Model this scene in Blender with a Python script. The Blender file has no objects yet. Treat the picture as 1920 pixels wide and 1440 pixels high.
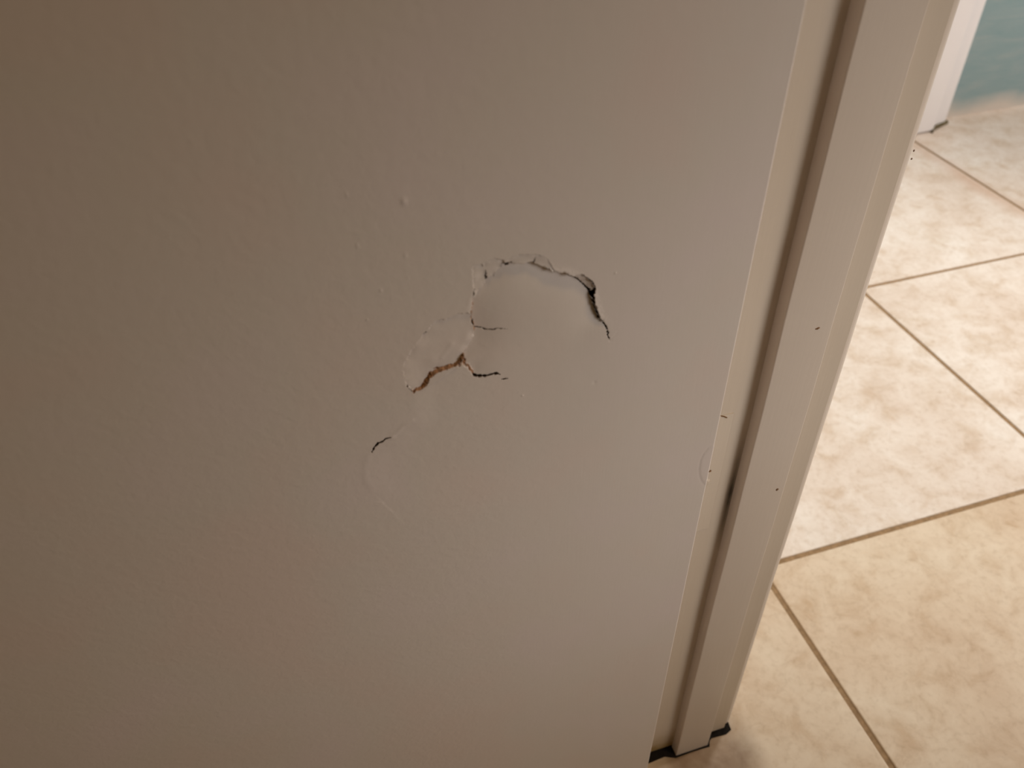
import bpy, math, random
import numpy as np
from mathutils import Vector, Matrix

random.seed(4)
rng = np.random.default_rng(7)
scene = bpy.context.scene
col = scene.collection

# ------------------------------------------------------------------ camera
CAM_H = 0.58631
cam_data = bpy.data.cameras.new('camera')
cam_data.sensor_fit = 'HORIZONTAL'
cam_data.sensor_width = 36.0
cam_data.lens = 1565.864 / 1920 * 36
cam_data.clip_start = 0.01
cam_data.dof.use_dof = True
cam_data.dof.focus_distance = 0.375
cam_data.dof.aperture_fstop = 14.0
cam = bpy.data.objects.new('camera', cam_data)
col.objects.link(cam)
_r = Vector((0.95298473, -0.30279393, -0.01165916))
_u = Vector((0.20664221, 0.62126115, 0.75586611))
_b = -Vector((0.22162828, 0.72273814, -0.6546224))
cam.matrix_world = Matrix(((_r.x, _u.x, _b.x, 0.0), (_r.y, _u.y, _b.y, 0.0), (_r.z, _u.z, _b.z, CAM_H), (0, 0, 0, 1)))
scene.camera = cam

# ------------------------------------------------------------------ world and exposure
world = bpy.data.worlds.new('world')
scene.world = world
world.use_nodes = True
bg = world.node_tree.nodes['Background']
bg.inputs['Color'].default_value = (1.0, 0.66, 0.27, 1)
bg.inputs['Strength'].default_value = 0.055
vs = scene.view_settings
vs.view_transform = 'Standard'
vs.look = 'None'
vs.exposure = 0.0
vs.gamma = 1.0
vs.use_curve_mapping = False

# ------------------------------------------------------------------ lights
def area(name, loc, target, size, energy, color, size_y=None, spread=None):
    d = bpy.data.lights.new(name, 'AREA')
    d.shape = 'RECTANGLE' if size_y else 'DISK'
    d.size = size
    if size_y: d.size_y = size_y
    d.energy = energy; d.color = color
    if spread: d.spread = spread
    o = bpy.data.objects.new(name, d); col.objects.link(o)
    o.location = loc
    o.rotation_euler = (Vector(target) - Vector(loc)).to_track_quat('-Z', 'Y').to_euler()
    return o
# added fill for bounced room light, falling on the door leaf at an angle
area('room_fill', (0.50, -0.22, 0.54), (0.160, 0.2, 0.325), 0.26, 0.295, (1.0, 0.965, 0.96), spread=math.radians(70))
# warm ceiling lamp of this room, almost over the door leaf
area('ceiling_lamp', (0.85, -0.36, 2.42), (0.60, -0.20, 0.0), 0.30, 8.6, (1.0, 0.67, 0.30))
# ceiling downlight over the tiled hall behind the door frame
d = bpy.data.lights.new('hall_downlight', 'SPOT')
d.energy = 130; d.color = (1.0, 0.965, 0.93); d.spot_size = math.radians(31); d.spot_blend = 1.0; d.shadow_soft_size = 0.06
o = bpy.data.objects.new('hall_downlight', d); col.objects.link(o)
o.location = (0.80, 0.72, 2.35)
o.rotation_euler = (Vector((0.60, 0.61, 0)) - o.location).to_track_quat('-Z', 'Y').to_euler()

# unseen point light added on the right to brighten the far wall and casing
d = bpy.data.lights.new('hall_fill', 'POINT'); d.energy = 23.5; d.color = (1.0, 0.94, 0.95); d.shadow_soft_size = 0.07
o = bpy.data.objects.new('hall_fill', d); col.objects.link(o); o.location = (1.50, 0.35, 0.75)

# ------------------------------------------------------------------ helpers
def mesh_obj(name, verts, faces, mats, parent=None, smooth=False, fmat=None):
    me = bpy.data.meshes.new(name)
    me.from_pydata([tuple(v) for v in verts], [], [tuple(f) for f in faces])
    for m in (mats if isinstance(mats, (list, tuple)) else [mats]): me.materials.append(m)
    if fmat is not None: me.polygons.foreach_set('material_index', list(fmat))
    if smooth: me.polygons.foreach_set('use_smooth', [True] * len(me.polygons))
    me.update()
    o = bpy.data.objects.new(name, me); col.objects.link(o)
    if parent: o.parent = parent
    return o

def empty(name, loc=(0, 0, 0)):
    o = bpy.data.objects.new(name, None); col.objects.link(o); o.location = loc; o.empty_display_size = 0.05
    return o

def tag(o, label=None, cat=None, kind=None, group=None):
    if label: o['label'] = label
    if cat: o['category'] = cat
    if kind: o['kind'] = kind
    if group: o['group'] = group
    return o

def box(name, x0, x1, y0, y1, z0, z1, mat, parent=None, bevel=0.0, seg=2):
    v = [(x, y, z) for z in (z0, z1) for y in (y0, y1) for x in (x0, x1)]
    f = [(0, 2, 3, 1), (4, 5, 7, 6), (0, 1, 5, 4), (2, 6, 7, 3), (0, 4, 6, 2), (1, 3, 7, 5)]
    o = mesh_obj(name, v, f, mat, parent)
    if bevel:
        m = o.modifiers.new('bevel', 'BEVEL'); m.width = bevel; m.segments = seg; m.limit_method = 'ANGLE'
        for p in o.data.polygons: p.use_smooth = True
        w = o.modifiers.new('wn', 'WEIGHTED_NORMAL'); w.keep_sharp = True
    return o

def extrude_profile(name, prof, z0, z1, mat, parent=None, nz=1, wob=0.0, ybot=None):
    """vertical moulding: closed plan outline prof [(x,y)] (counter-clockwise) run from z0 to z1"""
    n = len(prof); vs_ = []; fs = []
    for k in range(nz + 1):
        z = z0 + (z1 - z0) * k / nz
        w = wob * math.sin(z * 23.0 + 1.1) + wob * .6 * math.sin(z * 61.0)
        for i, (x, y) in enumerate(prof):
            zz = z
            if k == 0 and ybot: zz = z + ybot(x, y)
            vs_.append((x + w, y, zz))
    for k in range(nz):
        for i in range(n):
            j = (i + 1) % n
            fs.append((k * n + i, k * n + j, (k + 1) * n + j, (k + 1) * n + i))
    fs.append(tuple(reversed(range(n)))); fs.append(tuple(range(nz * n, nz * n + n)))
    o = mesh_obj(name, vs_, fs, mat, parent, smooth=True)
    w = o.modifiers.new('split', 'EDGE_SPLIT'); w.split_angle = math.radians(38)
    return o

def round_rect(x0, x1, y0, y1, r, corners='abcd', n=5):
    """plan outline; a=(x0,y0) b=(x1,y0) c=(x1,y1) d=(x0,y1) rounded when listed"""
    out = []
    for key, cx, cy, sx, sy, a0 in (('a', x0, y0, 1, 1, 180), ('b', x1, y0, -1, 1, 270), ('c', x1, y1, -1, -1, 0), ('d', x0, y1, 1, -1, 90)):
        if key in corners:
            for k in range(n + 1):
                t = math.radians(a0 + 90 * k / n)
                out.append((cx + sx * r + r * math.cos(t), cy + sy * r + r * math.sin(t)))
        else:
            out.append((cx, cy))
    return out

# ------------------------------------------------------------------ materials
def new_mat(name):
    m = bpy.data.materials.new(name); m.use_nodes = True
    nt = m.node_tree; b = nt.nodes['Principled BSDF']
    return m, nt, b

def nd(nt, typ, **kw):
    n = nt.nodes.new(typ)
    for k, v in kw.items():
        if k.startswith('_'): setattr(n, k[1:], v)
        else: n.inputs[k.replace('__', ' ')].default_value = v
    return n

def noise(nt, vec, scale, detail=3.0, rough=0.5, dist=0.0):
    n = nt.nodes.new('ShaderNodeTexNoise'); n.inputs['Scale'].default_value = scale
    n.inputs['Detail'].default_value = detail; n.inputs['Roughness'].default_value = rough; n.inputs['Distortion'].default_value = dist
    nt.links.new(vec, n.inputs['Vector']); return n.outputs['Fac']

def mapping(nt, scale=(1, 1, 1), loc=(0, 0, 0)):
    tc = nt.nodes.new('ShaderNodeTexCoord'); mp = nt.nodes.new('ShaderNodeMapping')
    mp.inputs['Scale'].default_value = scale; mp.inputs['Location'].default_value = loc
    nt.links.new(tc.outputs['Object'], mp.inputs['Vector']); return mp.outputs['Vector']

def ramp(nt, fac, stops):
    r = nt.nodes.new('ShaderNodeValToRGB')
    e = r.color_ramp.elements
    while len(e) < len(stops): e.new(0.5)
    for k, (p, c) in enumerate(stops):
        e[k].position = p; e[k].color = (c[0], c[1], c[2], 1) if hasattr(c, '__len__') else (c, c, c, 1)
    nt.links.new(fac, r.inputs['Fac']); return r.outputs['Color']

def mix(nt, fac, a, b, mode='MIX'):
    m = nt.nodes.new('ShaderNodeMix'); m.data_type = 'RGBA'; m.blend_type = mode
    for s, v in ((0, fac), (6, a), (7, b)):
        if hasattr(v, 'links') or hasattr(v, 'is_linked'): nt.links.new(v, m.inputs[s])
        elif s == 0: m.inputs[0].default_value = v
        else: m.inputs[s].default_value = (v[0], v[1], v[2], 1)
    return m.outputs[2]

def math_n(nt, op, a, b=0.0, clamp=False):
    m = nt.nodes.new('ShaderNodeMath'); m.operation = op; m.use_clamp = clamp
    for s, v in ((0, a), (1, b)):
        if hasattr(v, 'is_linked'): nt.links.new(v, m.inputs[s])
        else: m.inputs[s].default_value = v
    return m.outputs[0]

def bump(nt, b, height, strength, distance):
    n = nt.nodes.new('ShaderNodeBump'); n.inputs['Strength'].default_value = strength; n.inputs['Distance'].default_value = distance
    nt.links.new(height, n.inputs['Height']); nt.links.new(n.outputs['Normal'], b.inputs['Normal'])

def door_paint():
    m, nt, b = new_mat('rolled_offwhite_paint')
    v = mapping(nt)
    tint = noise(nt, v, 14, 3, 0.55)
    c = ramp(nt, tint, [(0.3, (0.640, 0.545, 0.485)), (0.5, (0.625, 0.560, 0.500)), (0.7, (0.640, 0.560, 0.520))])
    nt.links.new(c, b.inputs['Base Color'])
    b.inputs['Roughness'].default_value = 0.42
    b.inputs['Specular IOR Level'].default_value = 0.35
    blot = noise(nt, v, 330, 2, 0.45, 0.3)          # roller stipple
    fine = noise(nt, v, 900, 2, 0.5)
    big = noise(nt, v, 60, 2, 0.5)
    grain = noise(nt, mapping(nt, (1, 1, 0.035)), 1300, 2, 0.6)   # vertical grain telegraphing through the paint
    # the grain shows to the right of the break, the stipple to the left
    sep = nt.nodes.new('ShaderNodeSeparateXYZ'); nt.links.new(v, sep.inputs[0])
    right = math_n(nt, 'MULTIPLY_ADD', sep.outputs[0], 18.0, True)
    right.node.inputs[2].default_value = -0.75
    right.node.use_clamp = True
    left = math_n(nt, 'SUBTRACT', 1.0, right)
    h1 = math_n(nt, 'MULTIPLY', blot, math_n(nt, 'MULTIPLY_ADD', left, 1.1))
    h1.node.inputs[1].links[0].from_node.inputs[2].default_value = 0.35
    h2 = math_n(nt, 'MULTIPLY', grain, math_n(nt, 'MULTIPLY', right, 0.3))
    h = math_n(nt, 'ADD', math_n(nt, 'ADD', h1, h2), math_n(nt, 'ADD', math_n(nt, 'MULTIPLY', fine, 0.16), math_n(nt, 'MULTIPLY', big, 1.2)))
    bump(nt, b, h, 0.24, 0.00032)
    return m

def trim_paint(name, c1, c2, stain=False, rough=0.33):
    m, nt, b = new_mat(name)
    v = mapping(nt)
    c = ramp(nt, noise(nt, v, 9, 3, 0.5), [(0.3, c1), (0.7, c2)])
    if stain:   # yellow grime low on the board and grubby smears beside the hinge
        sep = nt.nodes.new('ShaderNodeSeparateXYZ'); nt.links.new(v, sep.inputs[0])
        low = math_n(nt, 'SUBTRACT', 1.0, math_n(nt, 'MULTIPLY', sep.outputs[2], 26.0), True)
        n = noise(nt, v, 70, 3, 0.6)
        f = math_n(nt, 'MULTIPLY', math_n(nt, 'MULTIPLY', low, low), math_n(nt, 'MULTIPLY', n, 3.2), True)
        lx = math_n(nt, 'LESS_THAN', sep.outputs[0], 0.187)
        c = mix(nt, math_n(nt, 'MULTIPLY', f, lx), c, (0.36, 0.25, 0.11))
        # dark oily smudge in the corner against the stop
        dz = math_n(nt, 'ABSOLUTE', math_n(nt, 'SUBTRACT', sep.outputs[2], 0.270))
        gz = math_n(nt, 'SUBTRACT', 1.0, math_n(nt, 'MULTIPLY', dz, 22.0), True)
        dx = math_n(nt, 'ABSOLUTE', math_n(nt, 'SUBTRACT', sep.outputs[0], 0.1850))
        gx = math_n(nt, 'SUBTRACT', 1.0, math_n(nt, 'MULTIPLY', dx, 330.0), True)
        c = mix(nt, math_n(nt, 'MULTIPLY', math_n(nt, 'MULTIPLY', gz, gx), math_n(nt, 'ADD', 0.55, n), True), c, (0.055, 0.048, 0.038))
    nt.links.new(c, b.inputs['Base Color'])
    b.inputs['Roughness'].default_value = rough
    b.inputs['Specular IOR Level'].default_value = 0.4
    h = math_n(nt, 'ADD', noise(nt, mapping(nt, (1, 1, 0.08)), 500, 2, 0.5), math_n(nt, 'MULTIPLY', noise(nt, v, 90, 2, 0.5), 0.8))
    bump(nt, b, h, 0.35, 0.0002)
    return m

def flat_mat(name, c, rough=0.8, var=0.25, scale=400, bmp=0.0004):
    m, nt, b = new_mat(name)
    v = mapping(nt)
    n = noise(nt, v, scale, 3, 0.6)
    cc = ramp(nt, n, [(0.3, tuple(x * (1 - var) for x in c)), (0.7, tuple(min(1, x * (1 + var)) for x in c))])
    nt.links.new(cc, b.inputs['Base Color']); b.inputs['Roughness'].default_value = rough
    b.inputs['Specular IOR Level'].default_value = 0.2
    bump(nt, b, n, 0.6, bmp)
    return m

def tile_mat(name, tint):
    m, nt, b = new_mat(name)
    v = mapping(nt)
    cloud = noise(nt, v, 7, 5, 0.62, 0.6)
    mott = noise(nt, v, 34, 6, 0.68, 0.5)
    fine = noise(nt, v, 170, 4, 0.6, 0.3)
    base = ramp(nt, cloud, [(0.32, (0.73, 0.64, 0.55)), (0.50, (0.79, 0.72, 0.64)), (0.68, (0.84, 0.80, 0.74))])
    warm = ramp(nt, mott, [(0.40, (1.03, 1.03, 1.03)), (0.52, (0.96, 0.93, 0.90)), (0.62, (0.86, 0.79, 0.71)), (0.76, (0.78, 0.66, 0.54))])
    c = mix(nt, 0.85, base, warm, 'MULTIPLY')
    spk = ramp(nt, fine, [(0.28, (0.84, 0.80, 0.75)), (0.50, (1, 1, 1)), (0.6, (1.0, 1.0, 1.0)), (0.72, (1.04, 1.04, 1.03))])
    c = mix(nt, 0.75, c, spk, 'MULTIPLY')
    rust = ramp(nt, noise(nt, v, 21, 3, 0.5, 1.0), [(0.66, 0.0), (0.78, 1.0)])
    c = mix(nt, math_n(nt, 'MULTIPLY', rust, 0.35), c, (0.50, 0.33, 0.17))
    c = mix(nt, 1.0, c, tint, 'MULTIPLY')
    sep = nt.nodes.new('ShaderNodeSeparateXYZ'); nt.links.new(v, sep.inputs[0])
    def near(out, centre, k):
        return math_n(nt, 'SUBTRACT', 1.0, math_n(nt, 'MULTIPLY', math_n(nt, 'ABSOLUTE', math_n(nt, 'SUBTRACT', out, centre)), k), True)
    # rusty pink stain along the farthest joint
    wv = math_n(nt, 'ADD', sep.outputs[0], math_n(nt, 'MULTIPLY', math_n(nt, 'SUBTRACT', noise(nt, v, 9, 2, 0.5), 0.5), 0.03))
    st = math_n(nt, 'MULTIPLY', near(wv, 0.978, 40.0), near(sep.outputs[1], 0.87, 4.0), True)
    c = mix(nt, math_n(nt, 'MULTIPLY', st, 0.75), c, (0.62, 0.43, 0.31))
    # shadow round the foot of the door frame, put into the tile colour
    foot_shade = math_n(nt, 'MULTIPLY', near(sep.outputs[0], 0.205, 22.0), near(sep.outputs[1], 0.215, 26.0), True)
    foot_shade = math_n(nt, 'MULTIPLY', math_n(nt, 'MULTIPLY', foot_shade, 2.4, True), math_n(nt, 'ADD', 0.35, noise(nt, v, 60, 3, 0.6)), True)
    c = mix(nt, foot_shade, c, (0.26, 0.17, 0.10))
    nt.links.new(c, b.inputs['Base Color'])
    b.inputs['Roughness'].default_value = 0.48
    b.inputs['Specular IOR Level'].default_value = 0.45
    h = math_n(nt, 'ADD', math_n(nt, 'MULTIPLY', mott, 1.0), math_n(nt, 'MULTIPLY', fine, 0.4))
    bump(nt, b, h, 0.30, 0.0009)
    return m

def teal_mat():
    m, nt, b = new_mat('brushed_teal_wall_paint')
    v = mapping(nt)
    st = noise(nt, mapping(nt, (1, 1, 5)), 13, 4, 0.6, 0.8)
    c = ramp(nt, st, [(0.3, (0.225, 0.340, 0.355)), (0.55, (0.270, 0.370, 0.380)), (0.75, (0.330, 0.400, 0.395))])
    sep = nt.nodes.new('ShaderNodeSeparateXYZ'); nt.links.new(v, sep.inputs[0])
    edge = math_n(nt, 'ADD', math_n(nt, 'MULTIPLY', noise(nt, v, 12, 3, 0.5), 0.050), -0.022)
    f = math_n(nt, 'SUBTRACT', 1.0, math_n(nt, 'MULTIPLY', math_n(nt, 'SUBTRACT', sep.outputs[2], edge), 30.0), True)
    c = mix(nt, f, c, (0.62, 0.57, 0.50))       # colour turns cream towards the foot of the wall
    nt.links.new(c, b.inputs['Base Color']); b.inputs['Roughness'].default_value = 0.6
    bump(nt, b, st, 0.3, 0.001)
    return m

M_DOOR = door_paint()
M_TRIM = trim_paint('cream_gloss_trim_paint', (0.590, 0.505, 0.405), (0.615, 0.535, 0.440), stain=True)
M_STOP = trim_paint('cream_gloss_stop_paint', (0.590, 0.510, 0.430), (0.615, 0.540, 0.465))
M_WHITE = trim_paint('white_gloss_trim_paint', (0.86, 0.84, 0.83), (0.88, 0.86, 0.85))
M_WALL = flat_mat('cream_wall_paint', (0.62, 0.55, 0.48), 0.7, 0.04, 300)
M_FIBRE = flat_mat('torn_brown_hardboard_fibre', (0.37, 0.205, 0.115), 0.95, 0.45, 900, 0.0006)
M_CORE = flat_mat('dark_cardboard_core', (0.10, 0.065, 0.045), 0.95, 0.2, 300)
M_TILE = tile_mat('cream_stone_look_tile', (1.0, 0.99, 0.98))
M_TILE2 = tile_mat('dim_lit_stone_look_tile', (0.90, 0.82, 0.69))
M_GROUT = flat_mat('brown_cement_grout', (0.310, 0.205, 0.112), 0.95, 0.22, 260, 0.0008)
M_GAP_SHADE = flat_mat('black_gap_shade', (0.012, 0.009, 0.007), 0.95, 0.4, 300)
M_CAULK = flat_mat('mildewed_caulk', (0.16, 0.13, 0.07), 0.8, 0.5, 200)
M_TEAL = teal_mat()
M_NICK = flat_mat('bare_wood_nick', (0.20, 0.11, 0.055), 0.9, 0.3, 900)

# ------------------------------------------------------------------ floor: square tiles laid with recessed grout
TS, GX, GY, GW = 0.33, 0.3268, 0.3537, 0.0046
fv, ff, fm = [], [], []
for i in range(-6, 8):
    for j in range(-5, 9):
        x0 = GX + i * TS + GW / 2; x1 = x0 + TS - GW
        y0 = GY + j * TS + GW / 2; y1 = y0 + TS - GW
        if x0 > 2.4 or y0 > 1.0: continue
        if y1 > 1.0: y1 = 1.08          # last row is cut to the back wall

        n0 = len(fv)
        rings = ((0.0, -0.0016), (0.0, -0.0007), (0.0005, -0.0002), (0.0012, 0.0))
        for ins, z in rings:
            fv += [(x0 + ins, y0 + ins, z), (x1 - ins, y0 + ins, z), (x1 - ins, y1 - ins, z), (x0 + ins, y1 - ins, z)]
        for r in range(3):
            for k in range(4):
                a = n0 + r * 4 + k; b_ = n0 + r * 4 + (k + 1) % 4
                ff.append((a, b_, b_ + 4, a + 4)); fm.append(0)
        ff.append(tuple(n0 + 12 + k for k in range(4))); fm.append(0)
        if j < 0: fm[-13:] = [2] * 13      # tan tint paints in the dimmer, warmer light on this side of the doorway
n0 = len(fv)
fv += [(-1.7, -1.4, -0.0012), (2.7, -1.4, -0.0012), (2.7, 1.08, -0.0012), (-1.7, 1.08, -0.0012)]
ff.append((n0, n0 + 1, n0 + 2, n0 + 3)); fm.append(1)
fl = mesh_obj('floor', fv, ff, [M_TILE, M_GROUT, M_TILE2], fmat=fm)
tag(fl, 'cream stone-look square floor tiles with brown grout lines', 'floor', 'structure')

# ------------------------------------------------------------------ walls
YJ = 0.2346            # face of the jamb board
w = box('wall_left', 0.1488, 0.2277, YJ + 0.019, 1.17, 0.0, 2.44, M_WALL)
tag(w, 'cream partition wall running back behind the near door frame', 'wall', 'structure')
w = box('wall_back', 0.2277, 2.4, 1.066, 1.17, 0.0, 2.44, M_TEAL)
tag(w, 'teal painted wall across the tiled hall', 'wall', 'structure')

# ------------------------------------------------------------------ near door frame
fr = empty('trim_1', (0.2, YJ, 0))
tag(fr, 'cream painted near door frame with raised stop, standing on the tiles', 'door frame', 'structure')
def child(o):
    o.parent = fr; o.matrix_parent_inverse = Matrix.Translation(fr.location).inverted(); return o
child(extrude_profile('jamb_board', round_rect(0.1488, 0.2277, YJ, YJ + 0.019, 0.0003, 'b'), 0.0042, 2.04, M_TRIM, nz=60, wob=0.00012))
child(extrude_profile('door_stop', round_rect(0.1863, 0.2112, 0.2277, YJ - 0.00005, 0.0007, 'ab', 4), 0.0016, 2.03, M_STOP, nz=80, wob=0.00022))
prof = [(0.2277, 0.3), (0.2277, 0.2368), (0.2300, 0.2372), (0.2320, 0.2378), (0.2338, 0.2388), (0.2349, 0.2402), (0.2354, 0.2425), (0.2362, 0.258), (0.2385, 0.272), (0.2390, 0.296), (0.2380, 0.3)]
child(extrude_profile('casing', prof, 0.003, 2.08, M_STOP, nz=80, wob=0.00018))
prof = [(0.1486, 0.2400), (0.1486, 0.297), (0.138, 0.297), (0.137, 0.29), (0.140, 0.262), (0.143, 0.242)]
child(extrude_profile('casing', prof, 0.003, 2.08, M_STOP, nz=4))
# painted-over hinge leaf, proud of the rebate by a hair
hl = child(extrude_profile('hinge_leaf', [(0.1500, YJ + 0.001), (0.1500, YJ - 0.00045), (0.1760, YJ - 0.00045), (0.1766, YJ - 0.0002), (0.1766, YJ + 0.001)], 0.2475, 0.3282, M_TRIM, nz=2))
for sx, sz in ((0.160, 0.262), (0.168, 0.284), (0.160, 0.306)):
    vs_ = []; n = 14
    for k in range(n): vs_.append((sx + .0036 * math.cos(2 * math.pi * k / n), YJ - .00046, sz + .0036 * math.sin(2 * math.pi * k / n)))
    for k in range(n): vs_.append((sx + .0026 * math.cos(2 * math.pi * k / n), YJ - .0011, sz + .0026 * math.sin(2 * math.pi * k / n)))
    fs = [(k, (k + 1) % n, n + (k + 1) % n, n + k) for k in range(n)] + [tuple(range(n, 2 * n))]
    s = mesh_obj('screw_head', vs_, fs, M_TRIM, hl)

def chip(name, pts, y, mat, parent_fn, proud=0.00025):
    """small irregular chip or nick lying on a face at depth y, pts in plan of that face (x, z)"""
    n = len(pts); cx = sum(p[0] for p in pts) / n; cz = sum(p[1] for p in pts) / n
    v = [(p[0], y, p[1]) for p in pts] + [(cx + (p[0] - cx) * .6, y - proud, cz + (p[1] - cz) * .6) for p in pts]
    f = [(k, (k + 1) % n, n + (k + 1) % n, n + k) for k in range(n)] + [tuple(range(n, 2 * n))]
    return parent_fn(mesh_obj(name, v, f, mat))

def blob(cx, cz, rx, rz, n=11, seed=1):
    r = random.Random(seed)
    return [(cx + rx * math.cos(2 * math.pi * k / n) * r.uniform(.6, 1.15), cz + rz * math.sin(2 * math.pi * k / n) * r.uniform(.6, 1.15)) for k in range(n)]

chip('paint_chip', [(0.1698, 0.3287), (0.1714, 0.3281), (0.1727, 0.3272), (0.1738, 0.3262), (0.1734, 0.3258), (0.1722, 0.3266), (0.1712, 0.3275), (0.1698, 0.3281)], YJ - 0.0004, M_NICK, child)
chip('paint_chip', blob(0.1703, 0.2922, 0.0009, 0.0011, 9, 3), YJ - 0.0004, M_NICK, child)
chip('nail_dent', blob(0.2036, 0.3741, 0.0012, 0.0007, 9, 5), 0.2277, M_NICK, child, 0.0002)
chip('nail_dent', blob(0.2069, 0.2731, 0.0010, 0.0010, 9, 6), 0.2277, M_NICK, child, 0.0002)
chip('paint_chip', blob(0.2346, 0.4436, 0.0005, 0.0006, 9, 8), 0.2386, M_NICK, child)
chip('paint_chip', blob(0.2347, 0.4402, 0.0005, 0.0006, 9, 9), 0.2386, M_NICK, child)

# black strip standing in for the gap and shadow under the frame
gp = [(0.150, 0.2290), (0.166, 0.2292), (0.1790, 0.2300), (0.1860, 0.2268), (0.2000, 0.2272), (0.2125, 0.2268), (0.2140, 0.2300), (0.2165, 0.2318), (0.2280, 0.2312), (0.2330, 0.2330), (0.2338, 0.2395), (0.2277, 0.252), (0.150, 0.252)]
child(extrude_profile('gap_shade_strip', gp, -0.0004, 0.0009, M_GAP_SHADE, nz=1))

# ------------------------------------------------------------------ far door casing on the teal wall
ft = empty('trim_2', (1.03, 1.05, 0))
tag(ft, 'bright white moulded door casing against the teal wall', 'door casing', 'structure')
prof = [(0.955, 1.066), (0.955, 1.030), (0.958, 1.027), (1.033, 1.027), (1.037, 1.029), (1.040, 1.0355), (1.044, 1.0385), (1.070, 1.046), (1.0745, 1.0475), (1.0765, 1.051), (1.0765, 1.066)]
o = extrude_profile('casing_board', prof, 0.003, 2.1, M_WHITE, nz=4)
o.parent = ft; o.matrix_parent_inverse = Matrix.Translation(ft.location).inverted()
o = extrude_profile('caulk_bead', [(1.032, 1.0225), (1.040, 1.030), (1.060, 1.0385), (1.080, 1.0455), (1.081, 1.064), (1.03, 1.05)], -0.0005, 0.0045, M_CAULK, nz=1)
o.parent = ft; o.matrix_parent_inverse = Matrix.Translation(ft.location).inverted()

# ------------------------------------------------------------------ the broken hollow door leaf
YD = 0.2036            # front face of the leaf
EX = 0.1478            # its hinge-side edge
OX, OZ = 0.05, 0.42    # origin (metres) of the millimetre traces below
RIM = [(-4.57,-5.5),(-3.15,-2.1),(-1.62,0.36),(-0.28,2.62),(0.34,4.82),(0.61,7.08),(0.19,9.48),(-0.04,12.01),(0.06,14.43),(0.52,17.15),(0.77,19.08),(1.49,20.1),(2.74,21.79),(4.31,23.2),(5.03,24.78),(6.4,25.64),(7.75,25.93),(8.12,27.19),(9.14,27.92),(10.16,28.85),(11.67,28.91),(13.02,29.2),(14.7,28.85),(16.39,28.32),(17.07,28.74),(18.77,28.59),(19.96,28.15),(21.17,27.14),(21.85,27.38),(22.9,26.4),(23.59,25.87),(25.0,24.81),(26.76,23.66),(28.53,23.09),(30.66,22.45),(31.39,21.7),(32.66,20.84),(34.33,19.29),(35.28,18.09),(36.61,16.59),(37.77,15.12),(39.12,13.59),(39.74,12.42),(40.18,11.08),(40.62,9.73),(41.11,7.72),(41.78,5.86),(42.46,3.77),(42.94,2.14),(43.76,1.07),(44.15,0.98),(44.83,-0.72),(45.46,-1.53),(46.21,-4.17),(46.53,-6.05),(47.26,-8.05)]
FLAP = [(-23.45,-6.51),(-22.81,-8.94),(-20.9,-12.9),(-19.77,-12.06),(-18.36,-12.22),(-17.06,-11.43),(-16.24,-10.06),(-15.25,-8.73),(-14.09,-7.46),(-12.99,-6.86),(-11.54,-6.35),(-9.4,-6.02),(-6.89,-5.56),(-5.05,-4.48),(-3.15,-2.1),(-1.62,0.36),(-0.28,2.62),(0.34,4.82),(0.61,7.08),(0.19,9.48),(-0.04,12.01),(-0.3,13.91),(-2.66,14.46),(-5.2,14.64),(-7.43,13.95),(-9.47,13.82),(-11.48,13.89),(-12.54,13.12),(-13.29,12.08),(-14.77,10.38),(-16.08,8.84),(-18.51,6.09),(-21.37,2.57),(-23.32,-1.68)]
S1 = [(0.66,20.29),(0.92,22.38),(0.79,27.22),(0.96,30.94),(1.95,31.11),(3.92,31.07),(4.48,28.33),(4.74,26.0),(5.02,24.59),(4.31,23.2),(2.74,21.79),(1.49,20.1)]
S2 = [(4.02,29.37),(4.42,31.34),(5.76,32.0),(7.59,32.37),(10.37,31.06),(10.68,29.49),(10.16,28.85),(9.14,27.92),(8.12,27.19),(7.75,25.93),(6.4,25.64),(5.2,24.94),(4.78,27.32)]
S3 = [(10.69,30.06),(13.06,32.0),(15.57,31.87),(19.44,31.46),(21.82,30.61),(23.88,29.44),(25.3,26.86),(26.75,24.05),(23.59,25.87),(21.17,27.14),(18.77,28.59),(16.39,28.32),(13.02,29.2)]
CHIP = [(32.66,20.84),(34.08,20.94),(34.81,20.59),(35.33,20.87),(35.87,20.76),(37.0,19.72),(38.52,18.2),(39.68,16.74),(40.5,15.14),(40.74,14.06),(40.25,13.14),(39.74,12.42),(39.12,13.59),(37.77,15.12),(36.61,16.59),(35.28,18.09),(33.96,19.57)]
K1 = [(0.78,7.04),(1.82,6.89),(3.03,6.49),(4.06,5.82),(5.63,5.33),(6.86,5.14),(8.11,5.48),(9.52,5.24),(11.3,4.79)]
K2 = [(-0.53,-11.33),(0.9,-11.95),(2.36,-12.22),(4.18,-12.71),(5.29,-12.43),(6.58,-12.32),(7.5,-12.45),(8.41,-13.15)]
K2b = [(8.92,-15.39),(9.85,-15.53),(11.16,-15.76)]
K3 = [(-37.41,-34.96),(-36.68,-33.41),(-36.01,-32.35),(-35.01,-31.53),(-33.69,-31.06),(-32.53,-30.42),(-31.57,-29.97),(-30.13,-30.04)]
K4 = [(4.82,28.45),(4.84,26.74),(5.06,25.55),(4.94,24.61)]
K5 = [(0.74,20.27),(0.88,21.61),(1.26,22.5)]
K6 = [(10.17,29.13),(11.34,29.17),(13.02,29.2)]
K7 = [(20.38,29.96),(20.21,29.05),(19.96,28.15)]
K8 = [(0.22,10.09),(0.33,8.82)]
K9 = [(-15.65,9.87),(-14.77,10.38)]
K10 = [(-22.86,-9.38),(-21.98,-11.22),(-20.9,-12.9)]
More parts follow.
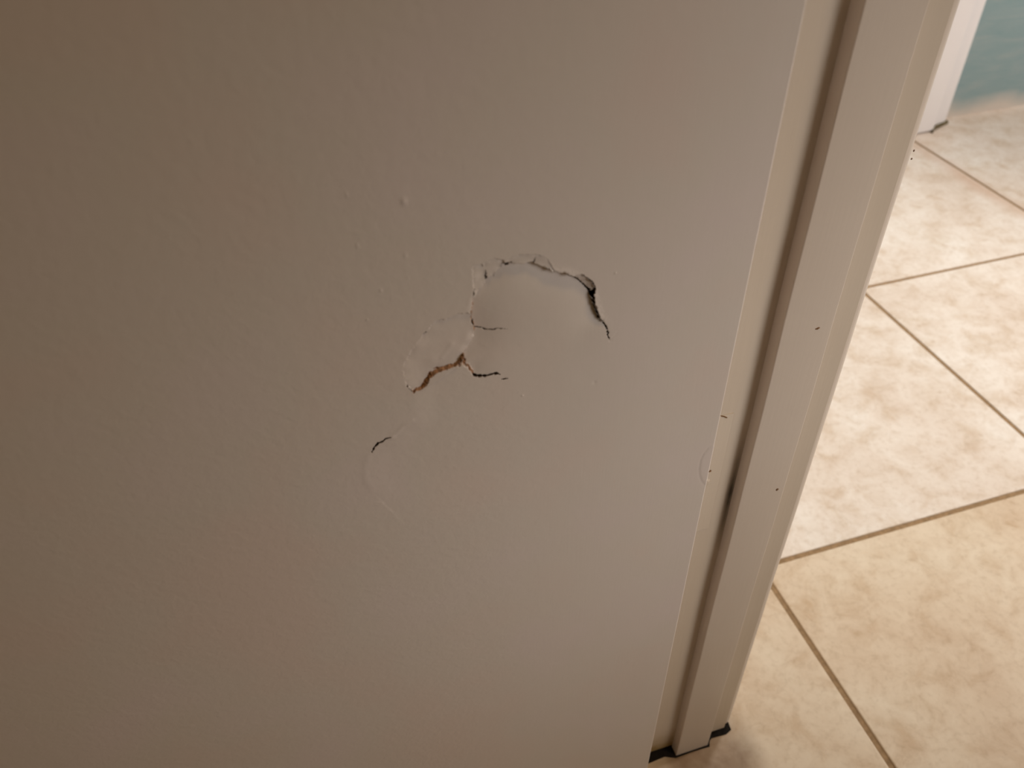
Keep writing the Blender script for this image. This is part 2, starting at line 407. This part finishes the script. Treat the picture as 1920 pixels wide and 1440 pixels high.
BR1 = [(-21.22,-12.58),(-20.61,-13.56),(-19.71,-13.47),(-18.77,-12.8),(-17.53,-12.8),(-16.44,-12.53),(-15.11,-11.51),(-13.98,-10.67),(-12.5,-9.93),(-11.01,-8.97),(-9.73,-8.41),(-8.79,-7.53),(-7.87,-7.1),(-6.24,-6.63)]
TRI = [(-3.36,-2.7),(-2.76,-4.86),(-2.67,-6.67),(-3.89,-6.01),(-5.31,-5.87),(-5.44,-5.05),(-4.33,-4.23)]
BR2 = [(-3.2,-6.53),(-1.98,-7.3),(-0.99,-9.38),(-0.51,-10.88)]
RIDGE = [(-30.14,-30.16),(-27.95,-28.34),(-25.55,-26.1),(-24.02,-25.33),(-22.52,-24.8)]
BULGE = [(-30.14,-30.16),(-33.71,-31.31),(-36.68,-33.41),(-38.92,-36.79),(-40.27,-40.26),(-41.02,-46.13),(-40.32,-51.0),(-39.3,-54.97)]
EDGEARC = [(94.64,-74.77),(93.13,-77.35),(92.21,-80.78),(92.34,-86.5),(93.26,-90.99),(94.81,-94.79),(96.76,-97.78)]
BUMPS = [(-17.51,55.61),(-31.68,44.48),(-32.2,19.17),(42.84,-25.94),(16.21,-24.73),(47.38,18.93),(-26.96,28.5),(-57.86,5.33),(73.28,-223.55),(76.66,-227.87),(-18.72,38.6),(-32.4,60.27)]


def arr(p): return np.array(p, float)
def seg_dist(px, pz, poly):
    """distance to a polyline, and position (index units) of the nearest point"""
    P = arr(poly); best = np.full(px.shape, 1e9); t_best = np.zeros(px.shape)
    for k in range(len(P) - 1):
        a, b = P[k], P[k + 1]; d = b - a; L = (d @ d) or 1e-9
        t = np.clip(((px - a[0]) * d[0] + (pz - a[1]) * d[1]) / L, 0, 1)
        dd = np.hypot(px - a[0] - t * d[0], pz - a[1] - t * d[1])
        m = dd < best; best[m] = dd[m]; t_best[m] = k + t[m]
    return best, t_best
def inside(px, pz, poly):
    P = arr(poly); r = np.zeros(px.shape, bool); n = len(P)
    for k in range(n):
        x1, z1 = P[k]; x2, z2 = P[(k + 1) % n]
        c = ((z1 > pz) != (z2 > pz)) & (px < (x2 - x1) * (pz - z1) / ((z2 - z1) or 1e-9) + x1)
        r ^= c
    return r
_lat = rng.random((64, 64))
def vnoise(x, z, s):
    x = x / s + 31.3; z = z / s + 17.7
    i = np.floor(x).astype(int); j = np.floor(z).astype(int); u = x - i; v = z - j
    u = u * u * (3 - 2 * u); v = v * v * (3 - 2 * v)
    g = lambda a, b: _lat[a % 64, b % 64]
    return (g(i, j) * (1 - u) + g(i + 1, j) * u) * (1 - v) + (g(i, j + 1) * (1 - u) + g(i + 1, j + 1) * u) * v - 0.5
def sst(a, b, x):
    t = np.clip((x - a) / (b - a), 0, 1); return t * t * (3 - 2 * t)
def idw(px, pz, ctrl, p=3.0):
    num = np.zeros(px.shape); den = np.zeros(px.shape)
    for (x, z, d) in ctrl:
        w_ = 1.0 / (np.hypot(px - x, pz - z) + 0.35) ** p
        num += w_ * d; den += w_
    return num / den

RIMP = arr(RIM)
n_r = len(RIMP)
def rim_depth(t):
    f = t / (n_r - 1)
    return np.interp(f, [0, .07, .2, .35, .5, .62, .75, .88, .96, 1.0], [1.9, 2.3, 2.1, 2.4, 2.5, 2.3, 2.1, 1.7, 0.7, 0.0])

LOWER = BR2 + K2 + K2b
PANEL = RIM + [(49.0, -22.0), (30.0, -38.0), (14.0, -24.0)] + list(reversed(LOWER))

def depth(px, pz):
    wx = px + 0.60 * vnoise(px, pz, 1.1) + 0.50 * vnoise(px + 9, pz, 0.45)
    wz = pz + 0.60 * vnoise(px + 40, pz, 1.1) + 0.50 * vnoise(px + 49, pz, 0.45)
    # broad shallow dent to the right of the break
    db, tb = seg_dist(px, pz, BULGE)
    side = inside(px, pz, BULGE + [(-30, -75), (60, -80), (90, -30), (75, 30), (47.26, -8.05)] + list(reversed(RIM)) + list(reversed(BR1)) + list(reversed(RIDGE)))
    drg, _ = seg_dist(px, pz, list(reversed(BULGE)) + RIDGE + [(-21.2, -12.58)])
    fade = sst(60, 20, np.hypot((px - 2) * 0.95, pz + 34)) * sst(-85, -52, pz)
    B = np.where(side, 0.42 * sst(0.0, 9.0, drg) * fade, 0.0)
    bl, _ = seg_dist(px, pz, BULGE)
    B -= 0.08 * np.exp(-(bl / 1.3) ** 2) * sst(-56, -46, pz)
    rd, _ = seg_dist(px, pz, RIDGE)
    B -= 0.17 * np.exp(-(rd / 0.9) ** 2)
    D = B
    reg = np.zeros(px.shape, int)
    # lips outside the rim roll inwards a little
    dr, tr = seg_dist(wx, wz, RIM)
    roll = np.where(tr < 24, 0.38, 0.10) * np.clip(1 - dr / 1.7, 0, 1) ** 2
    D = D + roll * sst(0, 3, tr)
    D = D - 0.32 * np.exp(-(dr / 1.3) ** 2) * sst(20, 26, tr) * sst(53, 47, tr)     # lip pushed proud along the top and right
    # main caved panel
    inp = inside(wx, wz, PANEL)
    dl, tl = seg_dist(wx, wz, LOWER)
    # smooth blend of the rim depth so the caved sheet has no creases
    num = np.zeros(px.shape); den = np.zeros(px.shape) + 1e-12
    for pts_, fn in ((RIMP, lambda t, n: rim_depth(np.array(t))), (arr(LOWER), lambda t, n: 1.5 * (1 - t / (n - 1)) ** 1.3)):
        seg = np.hypot(*(pts_[1:] - pts_[:-1]).T); cum = np.concatenate([[0], np.cumsum(seg)])
        for s_ in np.arange(0, cum[-1], 1.0):
            tt = float(np.interp(s_, cum, np.arange(len(cum))))
            qx = np.interp(s_, cum, pts_[:, 0]); qz = np.interp(s_, cum, pts_[:, 1])
            w_ = 1.0 / ((px - qx) ** 2 + (pz - qz) ** 2 + 0.8) ** 2
            num += w_ * float(fn(tt, len(pts_))); den += w_
    De = num / den
    d_all = (1.57 / den) ** (1 / 3.0)
    fall = 0.16 + 0.84 * np.exp(-(d_all / 8.0) ** 1.35)
    low_fade = sst(-26, 2, pz + 0.18 * (px - 20) * -1)
    opn, _ = seg_dist(px, pz, [(47.26, -8.05), (49.0, -22.0), (30.0, -38.0), (14.0, -24.0), (11.16, -15.76)])
    P = De * fall * low_fade * sst(0.0, 14.0, opn)
    D = np.where(inp, np.maximum(P, 0) + B, D); reg[inp] = 1
    # pushed-in flap on the left
    inf_ = inside(wx, wz, FLAP)
    F = idw(px, pz, [(-23.4, -6.5, 0.0), (-23.3, -1.7, 0.02), (-18.5, 6.1, .05), (-13.3, 12.1, .25), (-9.5, 13.8, .35), (-5.2, 14.6, .45), (-.3, 13.9, .7),
                     (.2, 9.5, 1.0), (.5, 6, 1.25), (-1.6, .4, 1.5), (-4.5, -4, 1.6), (-8, -5.6, 1.3), (-12.2, -6.8, 1.45), (-15.3, -9, 1.35), (-17.8, -11.8, 1.1), (-20.9, -12.9, .55), (-22.5, -9, .2),
                     (-8, 4, .8), (-14, -1, .6), (-3, 6, 1.0)], 2.2)
    dright, _ = seg_dist(px, pz, [(.3, 4.8), (-.3, 2.6), (-1.6, .4), (-3.2, -2.1)])
    F = F + 0.55 * np.clip(1 - dright / 2.4, 0, 1) ** 1.5
    F = F - 0.12 * np.exp(-(seg_dist(px, pz, [(-10.5, -1.5), (-7, 3.0)])[0] / 0.9) ** 2)
    D = np.where(inf_, F, D); reg[inf_] = 2
    for poly, ctrl, rg in (
        (S1, [(.7, 20.3, .15), (.9, 27, .10), (1.2, 31, .12), (4, 31, .35), (4.8, 27, .75), (4.7, 24, .95), (2.8, 21.8, .75)], 3),
        (S2, [(4.2, 29.4, .45), (5.5, 32, .10), (7.6, 32.3, .12), (10.3, 31, .55), (9.5, 28.3, 1.0), (7.7, 25.9, 1.15), (5.2, 25, 1.0), (8.3, 31.8, .25)], 4),
        (S3, [(11, 30.5, .25), (13.1, 32, .08), (19.4, 31.4, .10), (23.8, 29.4, .04), (26.7, 24, .10), (19.5, 28.6, .55), (13, 29.3, .55), (23, 26.4, .30)], 5),
        (CHIP, [(32.7, 20.8, .7), (35.3, 20.8, .7), (37, 19.6, .6), (39.7, 16.6, .75), (40.7, 14, .8), (39.6, 12.9, 1.2), (37.8, 15.2, 1.8), (36.0, 17.2, 1.8), (34, 19.5, 1.2)], 6)):
        i_ = inside(px * .6 + wx * .4, pz * .6 + wz * .4, poly)
        D = np.where(i_, idw(px, pz, ctrl, 2.4), D); reg[i_] = rg
    # torn fibre bands
    b1, t1 = seg_dist(px, pz, FLAP[2:15])
    wid = np.interp(t1, [0, 2, 4, 6, 9, 10, 12], [.25, .50, .75, 1.15, .85, .35, .12]) * (1.0 + 1.2 * vnoise(px, pz, 0.8))
    m1 = (b1 < wid) & inf_
    b2, t2 = seg_dist(px, pz, BR2)
    m2 = b2 < 0.42 * (1 + 1.2 * vnoise(px, pz, 0.7)) * sst(0.0, 0.5, t2)
    tri = inside(wx, wz, TRI)
    rimfib = (dr < 0.26 * (1 + vnoise(px, pz, .8))) & (tr > 4.5) & (tr < 9.5)
    fib = m1 | m2 | tri | rimfib
    D = np.where(m1, (F + 0.5) * np.clip(b1 / np.maximum(wid, .1), 0, 1) ** 0.7 + 0.7 * vnoise(px, pz, 0.45), D)
    D = np.where(m2, 1.0 + 0.9 * vnoise(px, pz, 0.5) + 0.5 * vnoise(px, pz, 1.3), D)
    D = np.where(tri, 2.2 + 0.8 * vnoise(px, pz, 0.6), D)
    # little bumps, drips and grit under the paint
    for k, (bx, bz) in enumerate(BUMPS):
        r_ = (1.0, .5, .35, .8, .45, .4, .5, .4, .8, .7, .6, .5)[k % 12]
        D = D - (0.16 if k != 3 else -0.12) * np.exp(-(((px - bx) * 1.2) ** 2 + (pz - bz) ** 2) / r_ ** 2) * np.where(k == 0, 1.8, 1.0)
    # cracked arc where the hinge screws pulled the edge
    ea, _ = seg_dist(px, pz, EDGEARC)
    ins = inside(px, pz, EDGEARC + [(99, -98), (99, -74)])
    D = D - np.where(ins, 0.12 * sst(0, 1.2, ea), 0) + 0.06 * np.exp(-(ea / 0.35) ** 2)
    # gentle waviness of a cheap thin skin
    D = D + 0.35 * vnoise(px, pz, 60.0) * sst(97.5, 85, px)
    return D, reg, fib

def steps(a, b, s): return list(np.arange(a, b - s * .4, s))
F0 = 0.20
xs = [-640, -560, -480, -400, -340, -280] + steps(-230, -60, 5) + steps(-60, -43, 0.6) + steps(-43, 50, F0) + steps(50, 91, 1.0) + steps(91, 97.0, .4)
xs += [(EX - OX) * 1000 + k for k in (-0.85, -0.70, -0.50, -0.32, -0.18, -0.07, 0.0)]
zs = steps(-408, -238, 10) + steps(-238, -216, 0.7) + steps(-216, -98, 4) + steps(-98, -72, 0.5) + steps(-72, -56, 0.8) + steps(-56, 36, F0) + steps(36, 66, 0.6) + steps(66, 300, 8) + [300, 500, 800, 1100, 1400, 1620]
xs = np.array(sorted(set(np.round(xs, 3)))); zs = np.array(sorted(set(np.round(zs, 3))))
GXm, GZm = np.meshgrid(xs, zs)
Dg, Rg, _ = depth(GXm, GZm)
ex_mm = (EX - OX) * 1000
edge = np.clip((GXm - (ex_mm - 0.85)) / 0.85, 0, 1)
Dg = Dg + 0.85 * (1 - np.sqrt(np.clip(1 - edge ** 2, 0, 1)))
nx, nz = len(xs), len(zs)
verts = np.stack([GXm.ravel() / 1000 + OX, YD + Dg.ravel() / 1000, GZm.ravel() / 1000 + OZ], 1)
ii, jj = np.meshgrid(np.arange(nx - 1), np.arange(nz - 1))
a = (jj * nx + ii).ravel()
quads = np.stack([a, a + 1, a + 1 + nx, a + nx], 1)
cx = (xs[ii] + xs[ii + 1]).ravel() / 2; cz = (zs[jj] + zs[jj + 1]).ravel() / 2
_, creg, cfib = depth(cx, cz)
Df = Dg.ravel()[quads]
dd = Df.max(1) - Df.min(1)
small = ((xs[ii + 1] - xs[ii]).ravel() < 0.3) & ((zs[jj + 1] - zs[jj]).ravel() < 0.3)
# open gaps
gx = cx + 0.38 * vnoise(cx, cz, 0.55); gz = cz + 0.38 * vnoise(cx + 20, cz, 0.55)
gap = np.zeros(len(quads), bool)
def cut(poly, ws):
    global gap
    d_, t_ = seg_dist(gx, gz, poly)
    w_ = np.interp(t_ / (len(poly) - 1), np.linspace(0, 1, len(ws)), ws)
    gap |= (d_ < w_ * (1 + 0.9 * vnoise(cx, cz, 0.9)))
cut(RIM[35:], [.06, .14, .20, .22, .26, .45, .45, .30, .18, .22, .26, .10, .26, .26, .24, .10])
cut([(35.9, 20.8), (37.0, 19.8), (38.6, 18.3), (39.8, 16.8), (40.7, 15.1), (40.9, 14.0), (40.3, 12.9), (39.7, 12.0)], [.08, .14, .14, .15, .18, .30, .42, .35])
cut(K1, [.24, .20, .15, .18, .22, .16, .11, .06]); cut(K2, [.35, .42, .36, .45, .36, .22]); cut(K2b, [.16, .24, .16])
cut(K3, [.15, .30, .42, .45, .40, .24, .32, .10]); cut(K4, [.14, .26, .32, .34]); cut(K5, [.16, .14, .08]); cut([(x, z + 0.35) for x, z in K6], [.50, .60, .40])
cut(K7, [.10, .14, .2]); cut(K8, [.22, .32, .18]); cut(K9, [.14, .22, .12]); cut(K10, [.08, .12, .16])
keep = ~(gap & small)
dlow, _ = seg_dist(cx, cz, FLAP[2:16]); dleft, _ = seg_dist(cx, cz, RIM[5:11])
fm = np.where((cfib | ((dd > 0.34) & ((dlow < 1.3) | (dleft < 0.8)))) & small, 1, 0)[keep]
quads = quads[keep]
# broken edges of the skin get real thickness
e = np.concatenate([quads[:, [0, 1]], quads[:, [1, 2]], quads[:, [2, 3]], quads[:, [3, 0]]])
key = np.sort(e, 1); k1 = key[:, 0].astype(np.int64) * (nx * nz) + key[:, 1]
u_, first, cnt = np.unique(k1, return_index=True, return_counts=True)
be = e[first[cnt == 1]]
bx = verts[be[:, 0], 0]; bz = verts[be[:, 0], 2]
inner = (bx > OX - .0425) & (bx < OX + .0495) & (bz > OZ - .055) & (bz < OZ + .0355)
be = be[inner]
bvs = np.unique(be); idx = {int(v): len(verts) + k for k, v in enumerate(bvs)}
back = verts[bvs].copy(); back[:, 1] += 0.0007
allv = np.concatenate([verts, back])
rimq = np.array([(int(p), idx[int(p)], idx[int(q)], int(q)) for p, q in be])
allq = np.concatenate([quads, rimq]); fmat = np.concatenate([fm, np.full(len(rimq), 2)])

dr_ = empty('door_1', (EX, 0.22, 0.012))
tag(dr_, 'open cream hollow door leaf with a kicked-in cracked hole', 'door', 'structure')
def dchild(o):
    o.parent = dr_; o.matrix_parent_inverse = Matrix.Translation(dr_.location).inverted(); return o
me = bpy.data.meshes.new('door_face')
me.vertices.add(len(allv)); me.vertices.foreach_set('co', allv.ravel())
me.loops.add(len(allq) * 4); me.loops.foreach_set('vertex_index', allq.ravel().astype(np.int32))
me.polygons.add(len(allq)); me.polygons.foreach_set('loop_start', np.arange(0, len(allq) * 4, 4, dtype=np.int32))
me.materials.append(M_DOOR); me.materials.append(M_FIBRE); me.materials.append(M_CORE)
me.polygons.foreach_set('material_index', fmat.astype(np.int32))
me.update(calc_edges=True); me.validate()
face = bpy.data.objects.new('door_face', me); col.objects.link(face); dchild(face)
face['label'] = 'painted face skin, cracked and pushed in'
dchild(box('back_panel', EX - 0.69, EX, YD + 0.0305, YD + 0.0335, 0.012, 2.04, M_DOOR))
dchild(box('edge_stile', EX - 0.030, EX, YD + 0.0009, YD + 0.0304, 0.012, 2.04, M_DOOR))
dchild(box('edge_stile', EX - 0.69, EX - 0.66, YD + 0.0015, YD + 0.0304, 0.012, 2.04, M_DOOR))
dchild(box('bottom_rail', EX - 0.6595, EX - 0.0305, YD + 0.0015, YD + 0.0304, 0.012, 0.045, M_DOOR))
dchild(box('top_rail', EX - 0.6595, EX - 0.0305, YD + 0.0015, YD + 0.0304, 2.00, 2.04, M_DOOR))
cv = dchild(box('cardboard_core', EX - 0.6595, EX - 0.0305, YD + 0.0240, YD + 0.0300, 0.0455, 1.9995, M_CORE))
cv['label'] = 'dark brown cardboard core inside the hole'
